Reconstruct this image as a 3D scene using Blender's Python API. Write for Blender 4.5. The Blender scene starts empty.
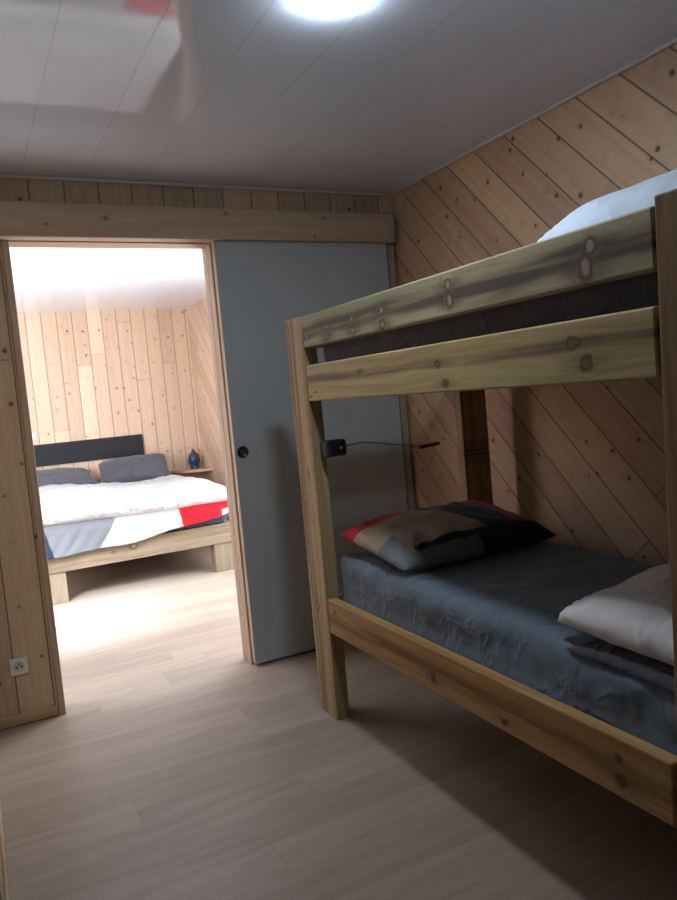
import bpy, bmesh, math, random
import numpy as np
from mathutils import Vector, noise
random.seed(7)
C = bpy.context.scene.collection
PI = math.pi

# ------------------------------------------------------------ node helpers
class G:
    def __init__(s, name):
        s.m = bpy.data.materials.new(name); s.m.use_nodes = True
        s.t = s.m.node_tree; s.t.nodes.clear()
        s.out = s.t.nodes.new('ShaderNodeOutputMaterial')
    def n(s, typ, **kw):
        x = s.t.nodes.new(typ)
        for k, v in kw.items(): setattr(x, k, v)
        return x
    def put(s, sock, v):
        if v is None: return
        if hasattr(v, 'is_linked') or isinstance(v, bpy.types.NodeSocket): s.t.links.new(v, sock)
        elif isinstance(v, (tuple, list)) and len(v) == 3 and sock.type == 'RGBA': sock.default_value = (*v, 1)
        else: sock.default_value = v
    def m_(s, op, a, b=None, c=None, clamp=False):
        x = s.n('ShaderNodeMath', operation=op, use_clamp=clamp)
        for i, v in enumerate((a, b, c)): s.put(x.inputs[i], v)
        return x.outputs[0]
    def add(s, a, b): return s.m_('ADD', a, b)
    def sub(s, a, b): return s.m_('SUBTRACT', a, b)
    def mul(s, a, b): return s.m_('MULTIPLY', a, b)
    def sep(s, v):
        x = s.n('ShaderNodeSeparateXYZ'); s.put(x.inputs[0], v); return x.outputs
    def comb(s, a, b, c=0.0):
        x = s.n('ShaderNodeCombineXYZ')
        for i, v in enumerate((a, b, c)): s.put(x.inputs[i], v)
        return x.outputs[0]
    def noise(s, v, scale, detail=3, rough=.5, dist=0.0):
        x = s.n('ShaderNodeTexNoise'); s.put(x.inputs['Vector'], v)
        x.inputs['Scale'].default_value = scale; x.inputs['Detail'].default_value = detail
        x.inputs['Roughness'].default_value = rough; x.inputs['Distortion'].default_value = dist
        return x.outputs[0]
    def white(s, v):
        x = s.n('ShaderNodeTexWhiteNoise'); x.noise_dimensions = '3D'; s.put(x.inputs['Vector'], v); return x.outputs
    def smooth(s, v, a, b, lo=0.0, hi=1.0):
        x = s.n('ShaderNodeMapRange', interpolation_type='SMOOTHSTEP'); s.put(x.inputs[0], v)
        for i, k in enumerate((a, b, lo, hi)): s.put(x.inputs[i + 1], k)
        return x.outputs[0]
    def mix(s, f, a, b, blend='MIX'):
        x = s.n('ShaderNodeMix', data_type='RGBA', blend_type=blend)
        s.put(x.inputs[0], f); s.put(x.inputs[6], a); s.put(x.inputs[7], b); return x.outputs[2]
    def ramp(s, f, stops):
        x = s.n('ShaderNodeValToRGB'); s.put(x.inputs[0], f); e = x.color_ramp.elements
        while len(e) < len(stops): e.new(.5)
        for k, (p, c) in zip(e, stops): k.position = p; k.color = (*c, 1)
        return x.outputs[0]
    def obj(s): return s.n('ShaderNodeTexCoord').outputs['Object']
    def bump(s, h, strength=.3, dist=.01):
        x = s.n('ShaderNodeBump'); x.inputs['Strength'].default_value = strength
        x.inputs['Distance'].default_value = dist; s.put(x.inputs['Height'], h); return x.outputs[0]
    def done(s, col, rough=.5, normal=None, spec=.5, metal=0.0, coat=0.0, coat_rough=.05, sheen=0.0):
        b = s.n('ShaderNodeBsdfPrincipled')
        s.put(b.inputs['Base Color'], col); s.put(b.inputs['Roughness'], rough); s.put(b.inputs['Normal'], normal)
        b.inputs['Specular IOR Level'].default_value = spec; s.put(b.inputs['Metallic'], metal)
        b.inputs['Coat Weight'].default_value = coat; b.inputs['Coat Roughness'].default_value = coat_rough
        b.inputs['Sheen Weight'].default_value = sheen
        s.t.links.new(b.outputs[0], s.out.inputs[0]); return s.m

def plain(name, col, rough=.5, metal=0.0, nscale=0, nstr=.1, var=.06, spec=.5):
    g = G(name); o = g.obj()
    nz = g.noise(o, nscale or 30, 3)
    c = g.mix(nz, tuple(x * (1 - var) for x in col), tuple(min(1, x * (1 + var)) for x in col))
    return g.done(c, rough, g.bump(nz, nstr, .004) if nscale else None, spec, metal)

def cladding(name, plane, width, off, light, dark, groove, diag=False, length=1.9, knots=1.0, gw=.004, jitter=.16, bumpy=.5):
    """tongue-and-groove pine boards, in metres, on object (= world) coordinates"""
    g = G(name); x, y, z = g.sep(g.obj())
    if plane == 'yz': a, b = y, z
    else: a, b = x, z
    if diag:
        u = g.mul(g.add(a, b), .70711); v = g.mul(g.sub(b, a), .70711)
    else: u, v = b, a
    vi = g.m_('DIVIDE', g.sub(v, off), width)
    idx = g.m_('FLOOR', vi); fv = g.sub(vi, idx)
    r1 = g.white(g.comb(idx, 3.7, .5))[0]
    ui = g.m_('DIVIDE', g.add(u, g.mul(r1, 5.3)), length)
    ul = g.m_('FLOOR', ui); fu = g.sub(ui, ul)
    rv = g.white(g.comb(idx, ul, 1.5)); r2 = rv[0]
    # knots
    kv = g.comb(g.add(u, g.mul(r2, 11.0)), v, g.mul(idx, .37))
    vo = g.n('ShaderNodeTexVoronoi', voronoi_dimensions='2D'); g.put(vo.inputs['Vector'], g.comb(g.add(u, g.mul(r2, 11.0)), v)); vo.inputs['Scale'].default_value = 8.5
    kd = vo.outputs['Distance']; kr = g.sep(vo.outputs['Color'])[0]
    rad = g.mul(g.smooth(kr, .45, 1.0, 0.0, .10), knots)
    kn = g.m_('MULTIPLY', g.smooth(g.m_('DIVIDE', kd, g.add(rad, .001)), .55, 1.15, 1.0, 0.0), g.m_('GREATER_THAN', kr, .45))
    halo = g.smooth(kd, 0.0, .30, 1.0, 0.0)
    # grain
    wob = g.noise(g.comb(g.mul(u, .8), g.mul(v, 5.0), g.mul(r2, 9.0)), 1.0, 1)
    ph = g.add(g.add(g.mul(v, 48.0), g.mul(wob, 4.0)), g.mul(halo, 1.0))
    gr = g.noise(g.comb(g.mul(u, .8), ph, g.mul(r2, 40.0)), 1.0, 3, .55)
    fine = g.noise(g.comb(g.mul(u, 5.0), g.mul(v, 260.0), r2), 1.0, 2)
    gr2 = g.add(g.mul(gr, .75), g.mul(fine, .25))
    col = g.mix(g.smooth(gr2, .3, .72), light, dark)
    hs = g.n('ShaderNodeHueSaturation'); g.put(hs.inputs['Color'], col)
    g.put(hs.inputs['Value'], g.add(1 - jitter, g.mul(r2, 2 * jitter)))
    g.put(hs.inputs['Hue'], g.add(.492, g.mul(g.white(g.comb(idx, ul, 8.5))[0], .014)))
    col = g.mix(g.mul(halo, .22), hs.outputs[0], tuple(c * .62 for c in dark))
    col = g.mix(g.mul(kn, .85), col, (.085, .04, .02))
    ed = g.m_('MINIMUM', fv, g.sub(1.0, fv)); eu = g.m_('MINIMUM', fu, g.sub(1.0, fu))
    gv = g.smooth(ed, gw * .35 / width, gw / width, 1.0, 0.0)
    gu = g.smooth(eu, .0012 / length, .0035 / length, .7, 0.0)
    gg = g.m_('MAXIMUM', gv, gu)
    col = g.mix(g.mul(gg, .8), col, groove)
    h = g.sub(g.mul(gr2, .12), gg)
    return g.done(col, .55, g.bump(h, bumpy, .004), .35)

def lumber(name, knots=(), light=(.36, .30, .16), dark=(.15, .10, .06), axis='y', streak=None, green=.35, seed=0.0, feather=.25, corec=(.33, .26, .17)):
    """rough treated pine board; knots = [(u, v, ru, rv)] in the board's own metres; streak = (v0, half height, colour)"""
    g = G(name); x, y, z = g.sep(g.obj())
    inf = g.n('ShaderNodeObjectInfo').outputs['Random']
    u, v, w = {'y': (y, z, x), 'z': (z, y, x), 'x': (x, z, y)}[axis]
    sd = g.add(g.mul(inf, 17.0), seed)
    ph = g.add(g.mul(v, 34.0), g.mul(g.noise(g.comb(g.mul(u, 1.2), g.mul(v, 6.0), sd), 1.0, 1), 4.0))
    ring = None; core = None; dk = None; fe = None
    ku_ = g.add(u, g.mul(g.sub(g.noise(g.comb(u, v, sd), 70.0, 2), .5), .012)); kv_ = g.add(v, g.mul(g.sub(g.noise(g.comb(v, u, g.add(sd, 9.0)), 55.0, 2), .5), .014))
    for (ku, kv, ru, rv) in knots:
        du = g.m_('DIVIDE', g.sub(ku_, ku), ru); dv = g.m_('DIVIDE', g.sub(kv_, kv), rv)
        d2 = g.add(g.mul(du, du), g.mul(dv, dv)); d = g.m_('SQRT', d2)
        c_ = g.smooth(d, .45, .95, 1.0, 0.0); rr = g.smooth(d, .8, 1.5, 1.0, 0.0)
        far = g.smooth(d, .8, 2.6, 1.0, 0.0)
        fu_ = g.mul(du, .16); fv_ = g.mul(dv, .55); fd = g.m_('SQRT', g.add(g.mul(fu_, fu_), g.mul(fv_, fv_)))
        ff = g.smooth(fd, .25, 1.1, 1.0, 0.0); fe = ff if fe is None else g.m_('MAXIMUM', fe, ff)
        core = c_ if core is None else g.m_('MAXIMUM', core, c_)
        ring = rr if ring is None else g.m_('MAXIMUM', ring, rr)
        dk = far if dk is None else g.m_('MAXIMUM', dk, far)
    if dk is not None: ph = g.add(ph, g.mul(dk, 1.6))
    gr = g.noise(g.comb(g.mul(u, 1.1), g.add(ph, g.mul(w, 30.0)), sd), 1.0, 4, .6)
    fine = g.noise(g.comb(g.mul(u, 9.0), g.mul(v, 420.0), g.mul(w, 400.0)), 1.0, 2)
    f = g.add(g.mul(gr, .8), g.mul(fine, .2))
    col = g.mix(g.smooth(f, .34, .68), light, dark)
    gn = g.noise(g.comb(g.mul(u, 1.2), g.mul(v, 7.0), g.add(sd, 5.0)), 1.0, 2)
    col = g.mix(g.mul(g.smooth(gn, .45, .7), green), col, (.20, .26, .13))
    if streak:
        v0, hh, sc = streak
        wob = g.mul(g.sub(g.noise(g.comb(g.mul(u, 2.2), 3.0, sd), 1.0, 2), .5), hh * 1.8)
        dd = g.m_('ABSOLUTE', g.sub(g.sub(v, v0), wob))
        sm = g.mul(g.smooth(dd, hh * .25, hh, 1.0, 0.0), g.smooth(g.noise(g.comb(g.mul(u, 2.0), g.mul(v, 40.0), sd), 1.0, 3), .3, .6, .25, 1.0))
        col = g.mix(sm, col, sc)
    if dk is not None:
        fst = g.smooth(g.noise(g.comb(g.mul(u, 5.0), g.mul(v, 110.0), sd), 1.0, 3, .6), .3, .62, .35, 1.0)
        col = g.mix(g.m_('MULTIPLY', g.mul(fe, fst), feather), col, (.065, .050, .038))
        col = g.mix(g.mul(dk, .35), col, tuple(c * .8 for c in dark))
        col = g.mix(g.mul(ring, .85), col, (.055, .035, .022))
        col = g.mix(g.mul(core, .85), col, corec)
    return g.done(col, .62, g.bump(f, .25, .003), .3)

def fabric(name, col, rough=.9, wr=.25, sc=9.0, weave=True):
    g = G(name); o = g.obj()
    n1 = g.noise(o, sc, 4, .6, .4); n2 = g.noise(o, 420.0, 1)
    n3 = g.noise(o, sc * 1.1, 2, .5, .5); rid = g.m_('POWER', g.sub(1.0, g.m_('ABSOLUTE', g.sub(g.mul(n3, 2.0), 1.0))), 5.0)
    n1b = n1; n1 = g.add(g.mul(n1, .6), g.mul(rid, .5))
    c = g.mix(g.smooth(n1b, .3, .7), tuple(x * .88 for x in col), tuple(min(1, x * 1.06) for x in col))
    return g.done(c, rough, g.bump(g.add(n1, g.mul(n2, .02)), wr, .045), .25, sheen=.15)

# ------------------------------------------------------------ mesh helpers
def mesh_obj(name, verts, faces, mat, parent=None, loc=(0, 0, 0), smooth=False, uv=None):
    me = bpy.data.meshes.new(name); me.from_pydata([tuple(v) for v in verts], [], faces); me.update()
    if smooth:
        for p in me.polygons: p.use_smooth = True
    if uv is not None:
        l = me.uv_layers.new(name='UVMap')
        for p in me.polygons:
            for li in p.loop_indices: l.data[li].uv = uv[me.loops[li].vertex_index]
    o = bpy.data.objects.new(name, me); C.objects.link(o); o.location = loc
    for m in (mat if isinstance(mat, (list, tuple)) else [mat]): me.materials.append(m)
    if parent: o.parent = parent
    return o

def bm_obj(name, bm, mat, parent=None, loc=(0, 0, 0), smooth=False):
    me = bpy.data.meshes.new(name); bmesh.ops.recalc_face_normals(bm, faces=bm.faces); bm.to_mesh(me); bm.free()
    if smooth:
        for p in me.polygons: p.use_smooth = True
    o = bpy.data.objects.new(name, me); C.objects.link(o); o.location = loc; me.materials.append(mat)
    if parent: o.parent = parent
    return o

def add_box(bm, lo, hi, bev=0.0, seg=2):
    r = bmesh.ops.create_cube(bm, size=1.0); vs = r['verts']
    for v in vs:
        v.co = Vector([lo[i] + (v.co[i] + .5) * (hi[i] - lo[i]) for i in range(3)])
    if bev:
        es = list({e for v in vs for e in v.link_edges})
        bmesh.ops.bevel(bm, geom=es, offset=bev, segments=seg, affect='EDGES', profile=.5)

def box(name, lo, hi, mat, parent=None, bev=.004, centre=True, seg=2):
    """box between two world corners; origin at its centre (relative to its parent)"""
    bm = bmesh.new(); c = [(a + b) / 2 for a, b in zip(lo, hi)] if centre else [0, 0, 0]
    add_box(bm, [a - k for a, k in zip(lo, c)], [a - k for a, k in zip(hi, c)], bev, seg)
    pl = parent_world(parent)
    return bm_obj(name, bm, mat, parent, [c[i] - pl[i] for i in range(3)])

def parent_world(p):
    v = Vector((0, 0, 0))
    while p is not None: v = v + Vector(p.location); p = p.parent
    return v

def lathe(name, prof, mat, parent=None, loc=(0, 0, 0), n=40, smooth=True, axis='z'):
    vs = []; fs = []
    for (r, h) in prof:
        for k in range(n):
            a = 2 * PI * k / n; p = (r * math.cos(a), r * math.sin(a), h)
            vs.append(p if axis == 'z' else (p[0], p[2], p[1]) if axis == 'y' else (p[2], p[0], p[1]))
    for i in range(len(prof) - 1):
        for k in range(n): fs.append((i * n + k, i * n + (k + 1) % n, (i + 1) * n + (k + 1) % n, (i + 1) * n + k))
    fs.append(tuple(range(n))); fs.append(tuple(range((len(prof) - 1) * n, len(prof) * n)))
    bm = bmesh.new(); bv = [bm.verts.new(v) for v in vs]
    for f in fs:
        try: bm.faces.new([bv[i] for i in f])
        except ValueError: pass
    bmesh.ops.remove_doubles(bm, verts=bm.verts, dist=1e-6)
    return bm_obj(name, bm, mat, parent, loc, smooth)

def tube(name, pts, r, mat, parent=None, loc=(0, 0, 0), n=10):
    vs = []; fs = []; pts = [Vector(p) for p in pts]
    for i, p in enumerate(pts):
        d = (pts[min(i + 1, len(pts) - 1)] - pts[max(i - 1, 0)]).normalized()
        s = d.cross(Vector((0, 0, 1)))
        if s.length < 1e-3: s = Vector((1, 0, 0))
        s.normalize(); t = s.cross(d); rr = r[i] if isinstance(r, (list, tuple)) else r
        for k in range(n):
            a = 2 * PI * k / n; vs.append(p + s * math.cos(a) * rr + t * math.sin(a) * rr)
    for i in range(len(pts) - 1):
        for k in range(n): fs.append((i * n + k, i * n + (k + 1) % n, (i + 1) * n + (k + 1) % n, (i + 1) * n + k))
    fs.append(tuple(range(n))); fs.append(tuple(range((len(pts) - 1) * n, len(pts) * n)))
    bm = bmesh.new(); bv = [bm.verts.new(v) for v in vs]
    for f in fs: bm.faces.new([bv[i] for i in f])
    return bm_obj(name, bm, mat, parent, loc, True)

def thing(name, label, cat, loc=(0, 0, 0), group=None):
    o = bpy.data.objects.new(name, None); C.objects.link(o); o.location = loc
    o['label'] = label; o['category'] = cat
    if group: o['group'] = group
    return o
def tag(o, label, cat, group=None):
    o['label'] = label; o['category'] = cat
    if group: o['group'] = group
    return o
def struct(o):
    o['kind'] = 'structure'; return o
def rect(u, v, w):  # helper: quad list
    pass

# ------------------------------------------------------------ dimensions (fitted from the photo)
D, E, W, RX, H = 3.32, 7.566, 2.113, 2.205, 2.281
XL, XR, ZT = .252, 1.105, 2.022        # door opening
PT = .10                               # partition thickness
B, Y0, Y1 = 1.163, 2.511, .948         # bunk: front plane, far and near post

# ------------------------------------------------------------ setting materials
PINE_L, PINE_D = (.57, .40, .275), (.49, .325, .205)
M_diag = cladding('pine cladding diagonal', 'yz', .141, .038, PINE_L, PINE_D, (.10, .05, .025), diag=True, length=1.25)
M_vert = cladding('pine cladding vertical', 'xz', .1405, .072, (.57, .43, .31), (.46, .33, .22), (.11, .055, .03), length=1.7)
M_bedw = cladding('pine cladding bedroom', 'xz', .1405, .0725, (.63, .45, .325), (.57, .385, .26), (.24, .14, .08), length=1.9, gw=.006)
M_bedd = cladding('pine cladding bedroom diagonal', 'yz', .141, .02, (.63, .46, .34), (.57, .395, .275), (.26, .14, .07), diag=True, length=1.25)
M_side = cladding('pine cladding side', 'yz', .1405, .05, PINE_L, PINE_D, (.10, .05, .025), length=1.7)

def trim_mat(name, axis, light=(.50, .36, .22), dark=(.38, .25, .14), kn=()):
    return lumber(name, kn, light, dark, axis, None, 0.0)
M_beam = lumber('beam pine', [(.62 - 1.0, .01, .006, .007), (1.16 - 1.0, .045, .006, .006), (1.66 - 1.0, .04, .006, .006), (1.6 - 1.0, -.05, .006, .006), (.38 - 1.0, -.02, .005, .005)],
                (.47, .37, .28), (.40, .30, .21), 'x', None, 0.0)
M_trimz = trim_mat('door trim pine', 'z', (.46, .35, .26), (.36, .26, .18))
M_trimx = trim_mat('skirting pine', 'x')
M_trimy = trim_mat('skirting pine side', 'y')

def floor_mat():
    g = G('oak effect vinyl planks'); x, y, z = g.sep(g.obj())
    w, L = .157, 1.22
    vi = g.m_('DIVIDE', g.sub(y, 2.09), w); idx = g.m_('FLOOR', vi); fv = g.sub(vi, idx)
    r1 = g.white(g.comb(idx, 2.2, .5))[0]
    ui = g.m_('DIVIDE', g.add(x, g.mul(r1, 7.0)), L); ul = g.m_('FLOOR', ui); fu = g.sub(ui, ul)
    r2 = g.white(g.comb(idx, ul, 4.5))[0]
    wob = g.noise(g.comb(g.mul(x, 1.1), g.mul(y, 3.0), g.mul(r2, 20.0)), 1.0, 2)
    gr = g.noise(g.comb(g.mul(x, 1.5), g.add(g.mul(y, 26.0), g.mul(wob, 7.0)), g.mul(r2, 30.0)), 1.0, 4, .6)
    fine = g.noise(g.comb(g.mul(x, 7.0), g.mul(y, 190.0), r2), 1.0, 2)
    f = g.add(g.mul(gr, .7), g.mul(fine, .3))
    col = g.mix(g.smooth(f, .3, .7), (.375, .300, .235), (.295, .228, .175))
    hs = g.n('ShaderNodeHueSaturation'); g.put(hs.inputs['Color'], col); g.put(hs.inputs['Value'], g.add(.90, g.mul(r2, .2)))
    ed = g.m_('MINIMUM', fv, g.sub(1.0, fv)); eu = g.m_('MINIMUM', fu, g.sub(1.0, fu))
    gg = g.m_('MAXIMUM', g.smooth(ed, .001 / w, .003 / w, .8, 0.0), g.smooth(eu, .001 / L, .003 / L, .8, 0.0))
    col = g.mix(g.mul(gg, .28), hs.outputs[0], (.14, .10, .075))
    return g.done(col, g.add(.36, g.mul(f, .14)), g.bump(g.sub(g.mul(f, .2), gg), .12, .002), .4)
M_floor = floor_mat()

def ceil_mat():
    g = G('glossy white ceiling panels'); x, y, z = g.sep(g.obj())
    vi = g.m_('DIVIDE', g.sub(x, .082), .2475); fv = g.sub(vi, g.m_('FLOOR', vi))
    ed = g.m_('MINIMUM', fv, g.sub(1.0, fv))
    gg = g.smooth(ed, .0012 / .2475, .004 / .2475, 1.0, 0.0)
    wav = g.noise(g.comb(x, g.mul(y, .7)), 5.0, 2, .45)
    wav2 = g.noise(g.comb(g.mul(x, 1.4), y), 24.0, 2, .5)
    col = g.mix(gg, (.72, .79, .94), (.62, .67, .78))
    h = g.sub(g.add(g.mul(wav, .8), g.mul(wav2, .08)), g.mul(gg, .14))
    return g.done(col, .05, g.bump(h, .085, .010), .8)
M_ceil = ceil_mat()
M_ceiltrim = plain('white cornice strip', (.55, .55, .54), .35)
M_wallplain = plain('painted wall', (.55, .53, .50), .6, nscale=60)

# ------------------------------------------------------------ the room shell
def slab(name, lo, hi, mat): return struct(box(name, lo, hi, mat, None, 0, centre=False))
XB = -1.75
slab('floor', (XB, -1.7, -.06), (RX + .1, E + .1, 0), M_floor)
slab('ceiling', (XB, -1.7, H), (RX + .1, E + .1, H + .06), M_ceil)
slab('wall_right', (W, -1.7, 0), (W + .06, D, H), M_diag)
slab('wall_bedroom_far', (XB, E, 0), (RX + .06, E + .06, H), M_bedw)
# partition with the door opening
bm = bmesh.new()
add_box(bm, (-.045, D, 0), (XL - .028, D + PT, H)); add_box(bm, (XR + .028, D, 0), (RX + .06, D + PT, H))
add_box(bm, (XL - .028, D, ZT + .012), (XR + .028, D + PT, H)); add_box(bm, (-.30, D, 0), (-.045, D + PT, H))
add_box(bm, (XB, D, 0), (-1.55, D + PT, H)); add_box(bm, (-1.55, D, 0), (-.30, D + PT, .30)); add_box(bm, (-1.55, D, 2.15), (-.30, D + PT, H))
struct(bm_obj('wall_partition', bm, M_vert))
# short wall hugging the left edge of the view, the room widens behind it
slab('wall_left', (-.105, 1.75, 0), (-.045, D, H), M_side)
slab('wall_closet', (XB, 1.75, 0), (-.105, 1.81, H), M_vert)
# rear and outer walls, with the windows that light the two rooms
def wall_x_window(name, x0, x1, ya, yb, wy0, wy1, wz0, wz1, mat):
    bm = bmesh.new()
    add_box(bm, (x0, ya, 0), (x1, wy0, H)); add_box(bm, (x0, wy1, 0), (x1, yb, H))
    add_box(bm, (x0, wy0, 0), (x1, wy1, wz0)); add_box(bm, (x0, wy0, wz1), (x1, wy1, H))
    struct(bm_obj(name, bm, mat))
slab('wall_rear', (XB, -1.76, 0), (W + .06, -1.7, H), M_vert)
wall_x_window('wall_outer', XB - .06, XB, -1.7, 1.81, -.9, .7, .95, 2.05, M_side)
slab('wall_bedroom_outer', (XB - .06, D + PT, 0), (XB, E, H), M_side)
wall_x_window('wall_bedroom_right', RX, RX + .06, D + PT, E, 3.75, 5.35, .25, 2.15, M_bedd)
M_frame = plain('white window frame', (.75, .75, .74), .35)
g = G('window glass'); gl = g.n('ShaderNodeBsdfGlossy'); gl.inputs['Roughness'].default_value = .02
tr = g.n('ShaderNodeBsdfTransparent'); mx = g.n('ShaderNodeMixShader'); mx.inputs[0].default_value = .06
g.t.links.new(tr.outputs[0], mx.inputs[1]); g.t.links.new(gl.outputs[0], mx.inputs[2]); g.t.links.new(mx.outputs[0], g.out.inputs[0]); M_glass = g.m
def window(name, y0, y1, z0, z1, xw=XB, turn=None):
    bm = bmesh.new(); x0, x1 = xw - .058, xw - .004; t = .05
    add_box(bm, (x0, y0, z0), (x1, y1, z0 + t), .004); add_box(bm, (x0, y0, z1 - t), (x1, y1, z1), .004)
    add_box(bm, (x0, y0, z0 + t), (x1, y0 + t, z1 - t), .004); add_box(bm, (x0, y1 - t, z0 + t), (x1, y1, z1 - t), .004)
    ym = (y0 + y1) / 2; add_box(bm, (x0, ym - t / 2, z0 + t), (x1, ym + t / 2, z1 - t), .004)
    w = struct(bm_obj(name, bm, M_frame))
    bm = bmesh.new(); add_box(bm, (xw - .034, y0 + t, z0 + t), (xw - .028, ym - t / 2, z1 - t)); add_box(bm, (xw - .034, ym + t / 2, z0 + t), (xw - .028, y1 - t, z1 - t))
    bm_obj('pane', bm, M_glass, w)
    if turn: w.rotation_euler = (0, 0, PI / 2); w.location = turn
window('window_1', -.9, .7, .95, 2.05)
window('window_3', .30, 1.55, .30, 2.15, .058, (0, D + .02, 0))
window('window_2', 3.75, 5.35, .25, 2.15, RX + .062)

# trims: door track cover, jambs, head, skirtings, cornices, right-hand strip
struct(box('trim_beam', (-.045, D - .08, 2.0145), (2.078, D - .002, 2.155), M_beam, bev=.005))
struct(box('trim_jamb_left', (XL - .028, D - .012, 0), (XL, D + PT + .01, ZT), M_trimz, bev=.003))
bm = bmesh.new()
add_box(bm, (XR, D - .010, -1.011), (XR + .028, D + .050, 1.011), .001); add_box(bm, (XR + .010, D + .050, -1.011), (XR + .028, D + .055, 1.011))
add_box(bm, (XR, D + .055, -1.011), (XR + .028, D + PT + .01, 1.011), .001)
struct(bm_obj('trim_jamb_right', bm, M_trimz, None, (0, 0, 1.0115)))
struct(box('trim_head', (XL, D - .001, ZT - .012), (XR, D + PT + .01, ZT + .010), trim_mat('door head pine', 'x', (.48, .33, .22), (.38, .25, .15)), bev=.003))
struct(box('baseboard_partition', (-.035, D - .011, 0.004), (XL - .029, D - .0005, .047), M_trimx, bev=.003))
struct(box('baseboard_left', (-.0445, 1.755, 0.002), (-.034, D - .001, .062), M_trimy, bev=.003))
struct(box('trim_strip', (2.052, D - .035, .0), (2.092, D - .0005, 2.01), lumber('strip pine', (), (.44, .36, .27), (.34, .26, .18), 'z', None, 0), bev=.003))
struct(box('trim_cornice_partition', (-.04, D - .014, H - .016), (W - .015, D - .0005, H - .0005), M_ceiltrim, bev=.004))
struct(box('trim_cornice_right', (W - .014, -1.6, H - .016), (W - .0005, D - .001, H - .0005), M_ceiltrim, bev=.004))

# sliding door hung in front of the partition
g = G('grey sliding door laminate'); nz = g.noise(g.obj(), 3.0, 2)
M_door = g.done(g.mix(nz, (.37, .415, .445), (.39, .435, .465)), .38, None, .4)
door = struct(box('door_1', (1.112, D - .052, .012), (2.036, D - .014, 2.145), M_door, bev=.002))
dl = parent_world(door)
door.data.materials.append(M_trimz)
for p in door.data.polygons:
    if p.normal.x < -.8: p.material_index = 1
M_pull = plain('dark bronze pull', (.028, .028, .030), .35, .3); M_pullc = plain('pull cup', (.012, .012, .013), .5)
hdl = lathe('door_handle', [(.0, .0), (.0285, .0), (.0285, -.003), (.026, -.0045), (.0225, -.0045), (.0215, -.002), (.0, -.0015)], M_pull, door, Vector((1.152, D - .052, 1.035)) - dl, 40, axis='y')
lathe('handle_cup', [(0, 0), (.011, 0), (.010, -.0025), (0, -.003)], plain('pull centre', (.07, .07, .072), .3, .5), hdl, (0, -.0018, 0), 24, axis='y')

# ------------------------------------------------------------ ceiling light
M_ring = plain('white lamp ring', (.8, .8, .8), .4)
g = G('lit diffuser'); em = g.n('ShaderNodeEmission'); em.inputs[0].default_value = (.80, .91, 1.0, 1); em.inputs[1].default_value = 180.0
g.t.links.new(em.outputs[0], g.out.inputs[0]); M_lit = g.m
cl = thing('ceiling_light', 'round white LED ceiling light, switched on, set on the glossy ceiling', 'ceiling light', (.957, 1.685, H))
lathe('lamp_ring', [(.0, -.0005), (.087, -.0005), (.087, -.005), (.085, -.007), (.0815, -.007), (.0, -.0068)], M_ring, cl, (0, 0, 0), 56)
lathe('diffuser', [(.0, -.0075), (.081, -.0075), (.0795, -.0125), (.072, -.0175), (.045, -.020), (.0, -.021)], M_lit, cl, (0, 0, 0), 56)

# ------------------------------------------------------------ bunk bed
GREEN = (.42, .36, .21); BRN = (.20, .135, .075)
yc1, zc1 = (.944 + 2.508) / 2, (1.4515 + 1.568) / 2
k1 = []
for (y, z, ru, rv) in [(1.097, 1.527, .015, .015), (1.112, 1.487, .017, .026), (1.585, 1.531, .013, .013), (1.581, 1.491, .014, .020), (1.929, 1.512, .013, .010), (1.930, 1.470, .013, .014), (2.121, 1.512, .012, .010), (2.122, 1.473, .012, .013), (2.307, 1.506, .012, .009), (2.314, 1.472, .012, .013), (2.479, 1.488, .010, .010)]:
    k1.append((y - yc1, z - zc1, ru, rv))
zc2 = (1.2515 + 1.386) / 2; yc2 = (.95 + 2.508) / 2
k2 = [(y - yc2, z - zc2, ru, rv) for (y, z, ru, rv) in [(1.159, 1.338, .020, .013), (1.125, 1.293, .016, .016), (1.657, 1.330, .012, .009), (1.627, 1.276, .014, .010), (2.096, 1.338, .008, .008), (2.443, 1.284, .004, .004), (2.485, 1.270, .004, .004)]]
zc3 = (.354 + .489) / 2; yc3 = (.962 + 2.508) / 2
k3 = [(y - yc3, z - zc3, ru, rv) for (y, z, ru, rv) in [(1.800, .400, .012, .014), (1.095, .395, .014, .012), (1.476, .384, .009, .008), (1.10, .44, .008, .008), (2.444, .450, .005, .005)]]
M_r1 = lumber('guard rail pine', k1, (.42, .375, .235), (.25, .20, .115), 'y', (-.002, .045, (.085, .068, .05)), .55, 1.0, .85)
M_r2 = lumber('upper side rail pine', k2, (.47, .37, .18), (.29, .20, .085), 'y', (.012, .020, (.15, .10, .06)), .3, 2.0, .5, (.16, .105, .06))
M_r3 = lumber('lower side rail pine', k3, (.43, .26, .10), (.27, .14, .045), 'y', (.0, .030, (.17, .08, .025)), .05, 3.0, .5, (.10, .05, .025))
M_post = lumber('post pine', [(-.35, .01, .012, .016), (.18, -.02, .010, .008), (.05, .03, .012, .006)], (.46, .33, .18), (.25, .155, .075), 'z', (.015, .02, (.20, .125, .07)), .12, 4.0)
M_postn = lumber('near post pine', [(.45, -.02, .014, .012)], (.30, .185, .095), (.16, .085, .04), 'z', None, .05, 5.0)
M_plank = lumber('bunk plank pine', (), (.33, .25, .13), (.18, .11, .06), 'y', None, .2, 6.0)
M_plankx = lumber('bunk end plank pine', (), (.33, .25, .13), (.18, .11, .06), 'x', None, .2, 7.0)
bk = thing('bunk_bed', 'rough timber bunk bed of thick pine boards standing along the diagonal pine wall', 'bunk bed', (1.60, 1.72, 0))
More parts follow.
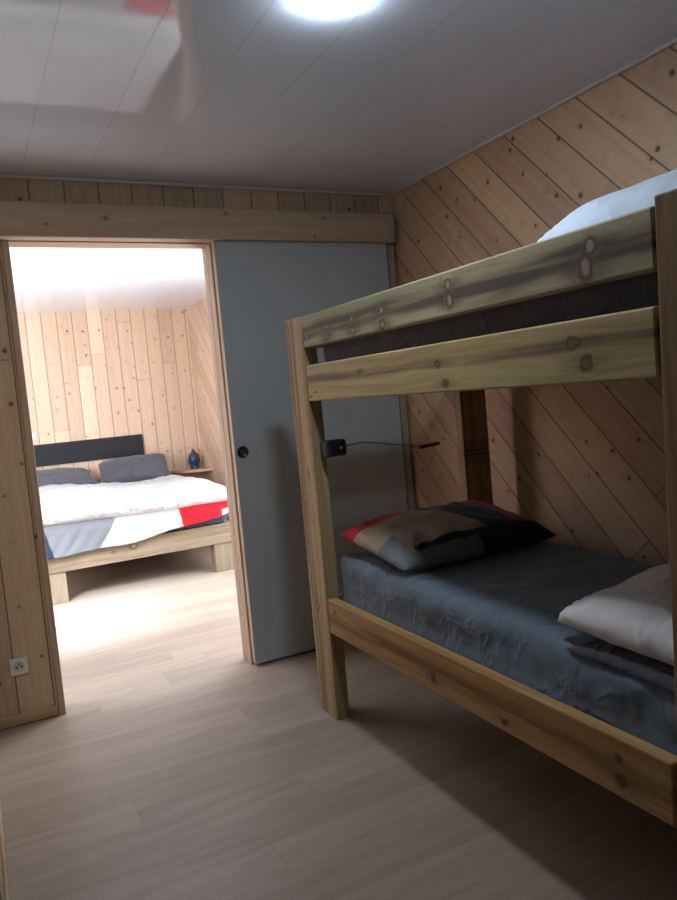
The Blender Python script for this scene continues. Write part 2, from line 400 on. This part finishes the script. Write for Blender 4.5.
def bpost(name, pieces, mat, zc=.79):
    bm = bmesh.new(); xs = [p for lo, hi in pieces for p in (lo, hi)]
    c = Vector([(min(p[i] for p in xs) + max(p[i] for p in xs)) / 2 for i in range(2)] + [zc])
    for lo, hi in pieces: add_box(bm, Vector(lo) - c, Vector(hi) - c, .004)
    return bm_obj(name, bm, mat, bk, c - parent_world(bk))
bpost('post', [((B, Y0, 0), (B + .058, 2.636, 1.570)), ((B + .002, 2.643, 0), (B + .058, 2.664, 1.574))], M_post)
# near front post leans a touch, as in the photo
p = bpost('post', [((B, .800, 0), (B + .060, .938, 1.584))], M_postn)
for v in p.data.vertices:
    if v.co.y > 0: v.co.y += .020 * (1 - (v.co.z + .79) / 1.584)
bpost('post', [((1.866, Y0, 0), (2.002, 2.556, 1.574))], M_post)
bpost('post', [((1.866, .850, 0), (2.002, .895, 1.574))], M_post)
box('guard_rail', (B + .002, .944, 1.4515), (B + .040, 2.508, 1.568), M_r1, bk, .005)
box('side_rail', (B + .002, .950, 1.2515), (B + .040, 2.508, 1.386), M_r2, bk, .005)
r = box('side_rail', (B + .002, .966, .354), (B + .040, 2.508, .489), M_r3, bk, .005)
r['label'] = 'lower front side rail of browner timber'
box('side_rail', (1.964, .897, 1.2515), (2.002, 2.509, 1.386), M_plank, bk)
box('side_rail', (1.964, .897, .354), (2.002, 2.509, .489), M_plank, bk)
box('guard_rail', (1.964, .897, 1.4515), (2.002, 2.509, 1.568), M_plank, bk)
for z0, z1 in ((.354, .489), (1.2515, 1.386), (1.4515, 1.568)):
    box('end_rail', (B + .060, 2.512, z0), (1.864, 2.550, z1), M_plankx, bk)
    box('end_rail', (B + .062, .852, z0), (1.864, .890, z1), M_plankx, bk)
box('bed_base', (B + .042, .90, .40), (1.962, 2.505, .418), M_plank, bk, .003)
box('bed_base', (B + .042, .90, 1.255), (1.962, 2.505, 1.272), M_plank, bk, .003)

# ------------------------------------------------------------ soft goods
def soft_box(name, lo, hi, mat, rad, res=.03, amp=.008, freq=5.0, seed=0.0, parent=None, sag=0.0, tilt=0.0):
    """a mattress: rounded block with a wrinkled cover"""
    c = Vector([(a + b) / 2 for a, b in zip(lo, hi)]); h = [(b - a) / 2 for a, b in zip(lo, hi)]
    bm = bmesh.new(); add_box(bm, [-x for x in h], h)
    n = [max(2, int(2 * x / res)) for x in h]
    for ax in range(3):
        for k in range(1, n[ax]):
            pl = [0, 0, 0]; pl[ax] = 1; co = [0, 0, 0]; co[ax] = -h[ax] + 2 * h[ax] * k / n[ax]
            bmesh.ops.bisect_plane(bm, geom=bm.verts[:] + bm.edges[:] + bm.faces[:], plane_co=co, plane_no=pl)
    for v in bm.verts:
        p = v.co.copy(); q = Vector([max(-h[i] + rad, min(h[i] - rad, p[i])) for i in range(3)])
        d = p - q
        if d.length > 1e-6: d.normalize(); p = q + d * rad
        else: d = Vector((0, 0, 0))
        w = noise.noise(Vector((p.x * freq * .6 + seed, p.y * freq, p.z * freq * 1.5))) * .6 + noise.noise(Vector((p.x * freq * 2 + seed, p.y * freq * 3 + p.z * 9, p.z * freq * 2))) * .4
        nd = d if d.length > 0 else Vector((0, 0, 1 if p.z > 0 else 0))
        if p.z > -h[2] * .5: p = p + nd * (w * amp - amp * .5)
        if p.z > 0 and sag: p.z -= sag * (1 - (p.x / h[0]) ** 2) * (1 - (p.y / h[1]) ** 2)
        if p.z > 0: p.z += tilt * p.y / h[1]
        v.co = p
    pl = parent_world(parent)
    return bm_obj(name, bm, mat, parent, c - pl, True)

def pillow(name, w, d, h, mat, loc, rot=(0, 0, 0), n=56, pinch=.05, amp=.012, seed=0.0, flat=.55, exps=.55, parent=None):
    vs = []; uv = []; fs = []; idx = {}
    for side in (1, -1):
        for j in range(n + 1):
            for i in range(n + 1):
                u = -1 + 2 * i / n; v = -1 + 2 * j / n
                edge = i in (0, n) or j in (0, n)
                if edge and side < 0: idx[(side, i, j)] = idx[(1, i, j)]; continue
                x = w / 2 * u * (1 - pinch * (1 - v * v)); y = d / 2 * v * (1 - pinch * (1 - u * u))
                x *= 1 - .035 * (abs(u * v)) ** 6; y *= 1 - .035 * (abs(u * v)) ** 6
                prof = max(0, (1 - u ** 4) * (1 - v ** 4)) ** exps * (.75 + .25 * (1 - u * u) * (1 - v * v))
                z = h / 2 * prof * side * (1 if side > 0 else flat)
                P = Vector((x * 5 + seed, y * 5, side * 3.1))
                rad = min(1 - abs(u), 1 - abs(v))
                wr = noise.noise(P * 1.3) * .5 + noise.noise(P * 3.2 + Vector((0, 0, seed))) * .32 + .22 * (1 - abs(noise.noise(P * 2.1 + Vector((4, seed, 0))) * 2))
                # creases running in from the corners
                ang = math.atan2(abs(v) - 1.05, abs(u) - 1.05); cr = math.sin(ang * 26 + seed) * math.exp(-((abs(u) - 1) ** 2 + (abs(v) - 1) ** 2) * 5) * .35
                z += side * amp * (wr + cr) * min(1, rad * 6)
                if edge: z += amp * .7 * noise.noise(Vector((x * 14, y * 14, seed)))
                idx[(side, i, j)] = len(vs); vs.append((x, y, z)); uv.append(((u + 1) / 2, (v + 1) / 2))
    for side in (1, -1):
        for j in range(n):
            for i in range(n):
                q = (idx[(side, i, j)], idx[(side, i + 1, j)], idx[(side, i + 1, j + 1)], idx[(side, i, j + 1)])
                fs.append(q if side > 0 else q[::-1])
    o = mesh_obj(name, vs, fs, mat, parent, loc, True, uv); o.rotation_euler = rot
    return o

M_sheet = fabric('blue grey sheet', (.115, .152, .195), .85, .20, 8.0)
M_upm = fabric('dark grey mattress cover', (.10, .10, .125), .9, .22, 12.0)
M_white = fabric('white pillow cotton', (.62, .61, .63), .85, .4, 5.0)
M_whiteb = fabric('bluish white bedding', (.52, .60, .70), .85, .3, 5.0)
M_dark = fabric('charcoal cotton', (.045, .045, .055), .9, .3, 8.0)
mt = soft_box('mattress', (B + .043, .905, .421), (1.960, 2.506, .648), M_sheet, .055, .024, .018, 5.5, 3.0, sag=.004, tilt=.018)
tag(mt, 'thick mattress in a blue grey fitted sheet on the lower bunk', 'mattress')
mu = soft_box('mattress', (B + .048, .905, 1.2745), (1.955, 2.490, 1.500), M_upm, .045, .035, .016, 8.0, 9.0)
tag(mu, 'dark grey mattress glimpsed between the two upper bunk rails', 'mattress')

def patch_mat():
    g = G('patchwork pillow cotton'); uvn = g.n('ShaderNodeUVMap').outputs[0]; u, v, _ = g.sep(uvn)
    n1 = g.noise(g.obj(), 8.0, 4, .6, .4)
    navy, beige, red, gb = (.018, .022, .034), (.36, .29, .20), (.45, .018, .03), (.18, .20, .215)
    def gt(a, b): return g.smooth(g.sub(a, b), -.004, .004)
    # beige rounded patch on the left, red along the back and right, pale flap at the front edge
    du = g.sub(u, .02); dv = g.sub(v, .10)
    rr = g.m_('SQRT', g.add(g.mul(du, du), g.mul(g.mul(dv, dv), .50)))
    col = g.mix(gt(.58, rr), navy, beige)
    col = g.mix(gt(v, g.sub(.75, g.mul(u, .12))), col, g.mix(gt(u, .40), red, navy))
    col = g.mix(gt(u, .80), col, red)
    col = g.mix(g.mul(gt(.15, v), gt(u, .12)), col, navy)
    col = g.mix(g.mul(g.mul(gt(.09, v), gt(u, .10)), gt(.50, u)), col, gb)
    col = g.mix(g.mul(gt(.10, u), gt(.40, v)), col, gb)
    col = g.mix(g.mul(g.smooth(n1, .3, .7), .25), col, (.01, .01, .012))
    return g.done(col, .85, g.bump(n1, .25, .02), .25, sheen=.1)
M_patch = patch_mat()
pp = pillow('pillow', .70, .47, .17, M_patch, (1.565, 2.255, .706), (math.radians(8), math.radians(0), math.radians(1)), amp=.022, seed=2.3, flat=.55)
tag(pp, 'patchwork pillow in red, beige and navy at the far end of the lower bunk', 'pillow')
cu = pillow('folded_cushion', .62, .50, .065, M_dark, (1.505, 1.040, .637), (0, math.radians(-4), math.radians(-3)), amp=.008, seed=5.1, flat=.5)
tag(cu, 'charcoal cushion lying flat under the white pillow on the lower bunk', 'cushion')
wp = pillow('pillow', .61, .55, .175, M_white, (1.520, 1.065, .698), (math.radians(1), math.radians(-4), math.radians(-2)), amp=.022, seed=8.4, flat=.70, exps=.45)
tag(wp, 'white pillow on top of the charcoal cushion at the near end of the lower bunk', 'pillow')
up = pillow('pillow', .62, .63, .30, M_whiteb, (1.63, 1.190, 1.570), (0, 0, math.radians(2)), amp=.012, seed=1.4, flat=.65)
tag(up, 'white pillow showing above the guard rail on the upper bunk', 'pillow')

# ------------------------------------------------------------ reading lamp clipped to the far post
M_blk = plain('dark grey plastic', (.05, .05, .056), .4); M_chrome = plain('brushed steel', (.45, .45, .44), .3, 1.0)
rl = thing('reading_lamp', 'dark clip-on reading lamp with thin bendy neck on the far bunk post', 'reading lamp', (1.237, 2.508, 1.067))
bm = bmesh.new(); add_box(bm, (-.047, -.052, -.032), (.047, -.001, .032), .012, 4); bm_obj('lamp_body', bm, M_blk, rl, (0, 0, 0), False)
lathe('switch_button', [(0, 0), (.006, 0), (.0055, -.003), (0, -.0035)], plain('pale button', (.55, .55, .55), .4), rl, (.020, -.052, 0), 20, axis='y')
pts = []
for i in range(25):
    t = i / 24; pts.append((.044 + .315 * t, -.03 - .035 * t, -.002 + .016 * math.sin(min(1, t * 1.6) * PI) * (1 - t) - .030 * t * t))
tube('gooseneck', pts, .0026, M_chrome, rl)
bm = bmesh.new(); add_box(bm, (-.052, -.016, -.007), (.052, .016, .007), .006, 3)
for v in bm.verts: v.co.z -= .010 * (v.co.x / .05) ** 2 * 0; v.co.y *= 1.0 - .35 * (v.co.x / .052 > .6)
hd = bm_obj('lamp_head', bm, M_blk, rl, (.405, -.066, -.034)); hd.rotation_euler = (0, math.radians(-4), 0)

# ------------------------------------------------------------ wall sockets and switch
M_plast = plain('white plastic', (.62, .62, .60), .35); M_hole = plain('dark hole', (.02, .02, .02), .6); M_well = plain('socket well plastic', (.48, .48, .47), .4)
so = thing('wall_socket', 'white square power socket low on the pine wall left of the doorway', 'socket', (.092, D, .251))
box('cover_plate', (.092 - .036, D - .010, .251 - .036), (.092 + .036, D - .0006, .251 + .036), M_plast, so, .004)
well = lathe('socket_well', [(0, 0), (.021, 0), (.021, -.002), (.019, -.002), (.018, -.0006), (0, -.0005)], M_well, so, (0, -.010, 0), 32, axis='y')
for dx in (-.0095, .0095): lathe('contact_hole', [(0, 0), (.004, 0), (.004, -.001), (0, -.001)], M_hole, well, (dx, -.0006, -.002), 16, axis='y')
lathe('earth_pin', [(0, 0), (.003, 0), (.003, -.008), (0, -.009)], plain('steel pin', (.3, .3, .3), .3, 1), well, (0, -.0006, .009), 16, axis='y')
sw = thing('light_switch', 'small white switch on the bedroom wall above the black headboard', 'switch', (.565, E, 1.105))
box('switch_plate', (.565 - .04, E - .010, 1.105 - .04), (.565 + .04, E - .0006, 1.105 + .04), M_plast, sw, .004)
box('rocker', (.565 - .024, E - .014, 1.105 - .024), (.565 + .024, E - .0101, 1.105 + .024), M_plast, sw, .002)

# ------------------------------------------------------------ bedroom: bed
YF = 5.292; X0, X1 = .345, 1.735
M_br = lumber('bed rail pine', [(-.06, .02, .018, .016), (-.20, .0, .008, .008)], (.24, .18, .12), (.14, .095, .058), 'x', None, .05, 11.0)
M_bry = lumber('bed side rail pine', (), (.24, .18, .12), (.14, .095, .058), 'y', None, .05, 12.0)
M_bl = lumber('bed leg pine', [(-.02, .03, .012, .012)], (.26, .205, .15), (.165, .12, .08), 'z', None, .05, 13.0)
db = thing('double_bed', 'low double bed of thick pine beams seen through the doorway', 'bed', ((X0 + X1) / 2, 6.4, 0))
box('foot_rail', (X0, YF, .215), (X1, YF + .055, .362), M_br, db, .005)
for xx in (X0, X1 - .055): box('side_rail', (xx, YF + .056, .215), (xx + .055, 7.40, .362), M_bry, db, .005)
box('head_rail', (X0 + .056, 7.345, .215), (X1 - .056, 7.40, .362), M_br, db, .005)
for xx in (X0 + .02, X1 - .165):
    for yy in (YF + .012, 7.25): box('leg', (xx, yy, 0), (xx + .145, yy + .10, .2145), M_bl, db, .005)
box('bed_base', (X0 + .056, YF + .056, .32), (X1 - .056, 7.344, .338), M_bry, db, .003)
M_navy = fabric('navy sheet', (.030, .036, .06), .9, .3, 8.0)
bmatt = soft_box('mattress', (X0 + .02, YF + .012, .364), (X1 - .02, 7.38, .545), M_navy, .05, .05, .008, 5.0, 2.0)
tag(bmatt, 'navy covered mattress under the white duvet on the double bed', 'mattress')

# duvet: lower patterned layer hanging over the foot + a thick upper layer folded back
def duvet_mat():
    g = G('patched white duvet cotton'); u, v, _ = g.sep(g.n('ShaderNodeUVMap').outputs[0])   # u across (m), v down from the fold (m)
    n1 = g.noise(g.obj(), 7.0, 4, .6, .4)
    white, grey, red, navy = (.37, .36, .355), (.15, .155, .17), (.50, .008, .018), (.022, .03, .05)
    def gt(a, b): return g.smooth(g.sub(a, b), -.004, .004)
    col = g.mix(gt(g.sub(.53, g.mul(v, .6)), u), white, grey)
    col = g.mix(gt(g.add(.04, g.mul(v, .25)), u), col, navy)
    col = g.mix(g.mul(gt(u, g.add(.965, g.mul(v, .10))), gt(.5, v)), col, red)
    col = g.mix(g.mul(gt(u, 1.285), gt(v, .155)), col, white)
    return g.done(col, .85, g.bump(n1, .3, .02), .2)
M_duv = duvet_mat()
M_duvw = fabric('white duvet cotton', (.43, .415, .405), .85, .6, 6.0)
dv = thing('duvet', 'white puffy duvet with grey, red and navy patches folded back on the double bed', 'duvet', ((X0 + X1) / 2, 6.1, .55))
dw = parent_world(dv)
def sheet_grid(name, fn, nu, nv, mat, uvfn=None, thick=.02):
    vs = []; uv = []; fs = []
    for j in range(nv + 1):
        for i in range(nu + 1):
            a, b = i / nu, j / nv; p = fn(a, b); vs.append(Vector(p) - dw); uv.append(uvfn(a, b) if uvfn else (a, b))
    for j in range(nv):
        for i in range(nu):
            k = j * (nu + 1) + i; fs.append((k, k + 1, k + nu + 2, k + nu + 1))
    o = mesh_obj(name, vs, fs, mat, dv, (0, 0, 0), True, uv)
    sm = o.modifiers.new('t', 'SOLIDIFY'); sm.thickness = thick; sm.offset = 0
    return o
XA, XZ = X0 + .005, X1 - .012
def zfb(a): return .548 - .018 * a + .008 * math.sin(a * 9)      # lower lip of the folded roll
def hang(a, b):      # foot face of the patterned layer: starts under the fold and hangs down outside the rail
    x = XA + (XZ - XA) * a
    drop = .225 - .125 * max(0, (a - .25) / .75) + .008 * math.sin(a * 17)
    s = b * (drop + .14)
    w = noise.noise(Vector((x * 7, s * 3, .3))) * .014 + noise.noise(Vector((x * 19 + s * 12, s * 7, 1.3))) * .008
    r = .04
    zt = zfb(a) + .034
    if s < .09: return (x, YF + .095 - s, zt)
    q = s - .09
    if q < r * PI / 2: th = q / r; return (x, YF + .005 - r * math.sin(th), zt - r + r * math.cos(th))
    t = min(1, (q - r * PI / 2) / .05)
    return (x, YF - .035 - (w * 1.3 + .012) * t, zt - r - (q - r * PI / 2))
sheet_grid('lower_layer', hang, 120, 40, M_duv, lambda a, b: (a * (XZ - XA), b * .36 - .14), .016)
def fold(a, b):      # upper layer: puffy roll over the foot edge, running back towards the pillows
    x = X0 - .03 + (X1 - X0 + .06) * a
    ed = max(0, 1 - (2 * a - 1) ** 10) ** .5
    L0 = YF - .088 - .010 * math.sin(a * 9); L1 = 6.93 + .05 * math.sin(a * 7)
    rz = (.058 + .012 * math.sin(a * 6 + .5)) * (.25 + .75 * ed); R_ = .075
    zc = zfb(a) + rz
    n1 = noise.noise(Vector((x * 5, 0, 1.7))) * .5 + noise.noise(Vector((x * 13, 0, 7.7))) * .5
    if b < .2:
        yy = L1 - (L1 - L0 - R_) * b / .2; zz = min(zc - rz * .6, zfb(a) + .012) - .0
        zz = max(zz - .012 * (b / .2) ** 4, zfb(a)); return (x, yy, zz)
    if b < .5:
        th = (b - .2) / .3 * PI; k = math.sin(th)
        w = (n1 * .012 + noise.noise(Vector((x * 17, th * 2.0, 3.0))) * .010) * k
        return (x, L0 + R_ - (R_ + w) * k, zc - rz * math.cos(th) + w * .4)
    t = (b - .5) / .5; yy = L0 + R_ + (L1 - L0 - R_) * t
    up = .028 * math.sin(min(1, t * 1.25) * PI) * ed
    w = noise.noise(Vector((x * 4, yy * 4, .4))) * .022 + noise.noise(Vector((x * 12, yy * 8, 5))) * .010
    tail = max(0, (t - .88) / .12)
    zz = zc + rz + up + w * ed * min(1, t * 8) - tail ** 2 * rz * 1.2
    return (x, yy, zz)
sheet_grid('folded_layer', fold, 120, 110, M_duvw, None, .004)

M_greyp = fabric('grey pillow cotton', (.075, .075, .095), .9, .25, 7.0)
pl1 = pillow('pillow', .66, .44, .21, M_greyp, (.715, 7.200, .668), (math.radians(20), math.radians(3), math.radians(2)), amp=.014, seed=3.3, flat=.7)
tag(pl1, 'grey pillow on the left of the double bed, below the black headboard', 'pillow', 'grey pillows on the double bed')
pl2 = pl1.copy(); C.objects.link(pl2); pl2.location = (1.42, 7.195, .690); pl2.rotation_euler = (math.radians(27), math.radians(-2), math.radians(-9))
tag(pl2, 'grey pillow on the right of the double bed, nearer the corner shelf', 'pillow', 'grey pillows on the double bed')

g = G('black headboard'); nz = g.noise(g.obj(), 12.0, 2)
M_hb = g.done(g.mix(nz, (.010, .011, .015), (.018, .019, .024)), .65, None, .25)
hb = box('headboard', (.42, E - .030, .812), (1.605, E + .004, 1.022), M_hb, None, .004)
tag(hb, 'long black headboard panel fixed to the bedroom wall above the pillows', 'headboard')

# corner shelf with dark blue bust
bm = bmesh.new(); sx, sy, sr, st = RX - .001, E - .001, .345, .022
ring = [(sx, sy)] + [(sx - sr * math.cos(t) ** .9, sy - sr * math.sin(t) ** .9) for t in [PI / 2 * k / 16 for k in range(17)]]
lo = [bm.verts.new((x - sx, y - sy, -st)) for x, y in ring]; hi = [bm.verts.new((x - sx, y - sy, 0)) for x, y in ring]
bm.faces.new(lo[::-1]); bm.faces.new(hi)
for k in range(len(ring)): bm.faces.new((lo[k], lo[(k + 1) % len(ring)], hi[(k + 1) % len(ring)], hi[k]))
SZ = .612
sh = bm_obj('corner_shelf', bm, lumber('shelf pine', (), (.56, .40, .26), (.46, .30, .18), 'x', None, 0, 14.0), None, (sx, sy, SZ))
tag(sh, 'small pine corner shelf in the bedroom, right of the double bed', 'shelf')
g = G('dark blue glazed figurine'); nz = g.noise(g.obj(), 40.0, 3)
M_bust = g.done(g.mix(g.smooth(nz, .35, .7), (.008, .014, .035), (.04, .07, .14)), .35, None, .5)
bs = thing('bust_figurine', 'dark blue head figurine with pointed hair on the corner shelf', 'figurine', (2.085, E - .125, SZ + .0005))
bs.rotation_euler = (0, 0, math.radians(-28))
# one continuous head: neck, jaw, cheeks, brow, hair dome and pointed topknot, with nose and chin pushed out
prof = [(.046, 0), (.050, .004), (.047, .012), (.044, .024), (.044, .036), (.047, .048), (.051, .064), (.056, .084), (.058, .104), (.057, .122), (.051, .140), (.040, .154), (.028, .164), (.021, .174), (.016, .186), (.008, .202), (.001, .212)]
hd = lathe('head', prof, M_bust, bs, (0, 0, 0), 48)
for v in hd.data.vertices:
    x, y, z = v.co
    if y < 0 and abs(x) < .013 and .066 < z < .10: v.co.y -= .016 * (1 - abs(x) / .013) * (1 - (z - .066) / .04)
    if y < 0 and .100 < z < .118: v.co.y -= .004
    if y < 0 and abs(abs(x) - .022) < .012 and .088 < z < .100: v.co.y += .006
    if y < 0 and abs(x) < .018 and .044 < z < .058: v.co.y -= .007
for s in (-1, 1):
    bm = bmesh.new(); bmesh.ops.create_uvsphere(bm, u_segments=14, v_segments=10, radius=1)
    for v in bm.verts: v.co = Vector((v.co.x * .006, v.co.y * .010, v.co.z * .030 - (.006 if v.co.z < -.5 else 0)))
    bm_obj('ear', bm, M_bust, bs, (s * .057, .004, .080), True)

# ------------------------------------------------------------ light
def area(name, loc, rot, sx, sy, power, col):
    l = bpy.data.lights.new(name, 'AREA'); l.shape = 'RECTANGLE'; l.size = sx; l.size_y = sy; l.energy = power; l.color = col
    o = bpy.data.objects.new(name, l); C.objects.link(o); o.location = loc; o.rotation_euler = rot; return o
area('daylight_bedroom', (RX - .01, 4.55, 1.20), (0, PI / 2, 0), 1.85, 1.55, 110, (.86, .93, 1.0))
area('daylight_bedroom_side', (-.925, D + PT + .42, 1.22), (PI / 2 + .60, 0, 0), 1.22, 1.80, 200, (.86, .93, 1.0))
area('daylight_front', (XB + .01, -.1, 1.5), (0, -PI / 2, 0), 1.05, 1.55, .7, (.72, .86, 1.0))
pd = area('floor_patch_lamp', (-.55, D + PT + .08, 1.95), (0, 0, 0), .5, .4, 15, (.78, .89, 1.0))  # extra narrow lamp, added to brighten the bedroom floor in front of the bed
pd.rotation_euler = (Vector((.60, 4.80, 0)) - Vector(pd.location)).to_track_quat('-Z', 'Y').to_euler(); pd.data.spread = math.radians(34)
w = bpy.data.worlds.new('World'); bpy.context.scene.world = w; w.use_nodes = True
w.node_tree.nodes['Background'].inputs[0].default_value = (.7, .85, 1.0, 1); w.node_tree.nodes['Background'].inputs[1].default_value = .25

# ------------------------------------------------------------ camera
yaw, pitch, roll, fpx, ch = .4692, -.0801, -.0886, 731.21, 1.2803
f = Vector((math.sin(yaw) * math.cos(pitch), math.cos(yaw) * math.cos(pitch), math.sin(pitch)))
r0 = Vector((math.cos(yaw), -math.sin(yaw), 0)); u0 = r0.cross(f)
r = r0 * math.cos(roll) + u0 * math.sin(roll); u = -r0 * math.sin(roll) + u0 * math.cos(roll)
cd = bpy.data.cameras.new('camera'); cam = bpy.data.objects.new('camera', cd); C.objects.link(cam)
from mathutils import Matrix
m = Matrix((r, u, -f)).transposed().to_4x4(); m.translation = Vector((0, 0, ch)); cam.matrix_world = m
cd.sensor_fit = 'VERTICAL'; cd.sensor_height = 36; cd.sensor_width = 36; cd.lens = fpx / 900 * 36; cd.clip_start = .02
bpy.context.scene.camera = cam
vs = bpy.context.scene.view_settings
vs.view_transform = 'Standard'; vs.look = 'None'; vs.exposure = 0.0
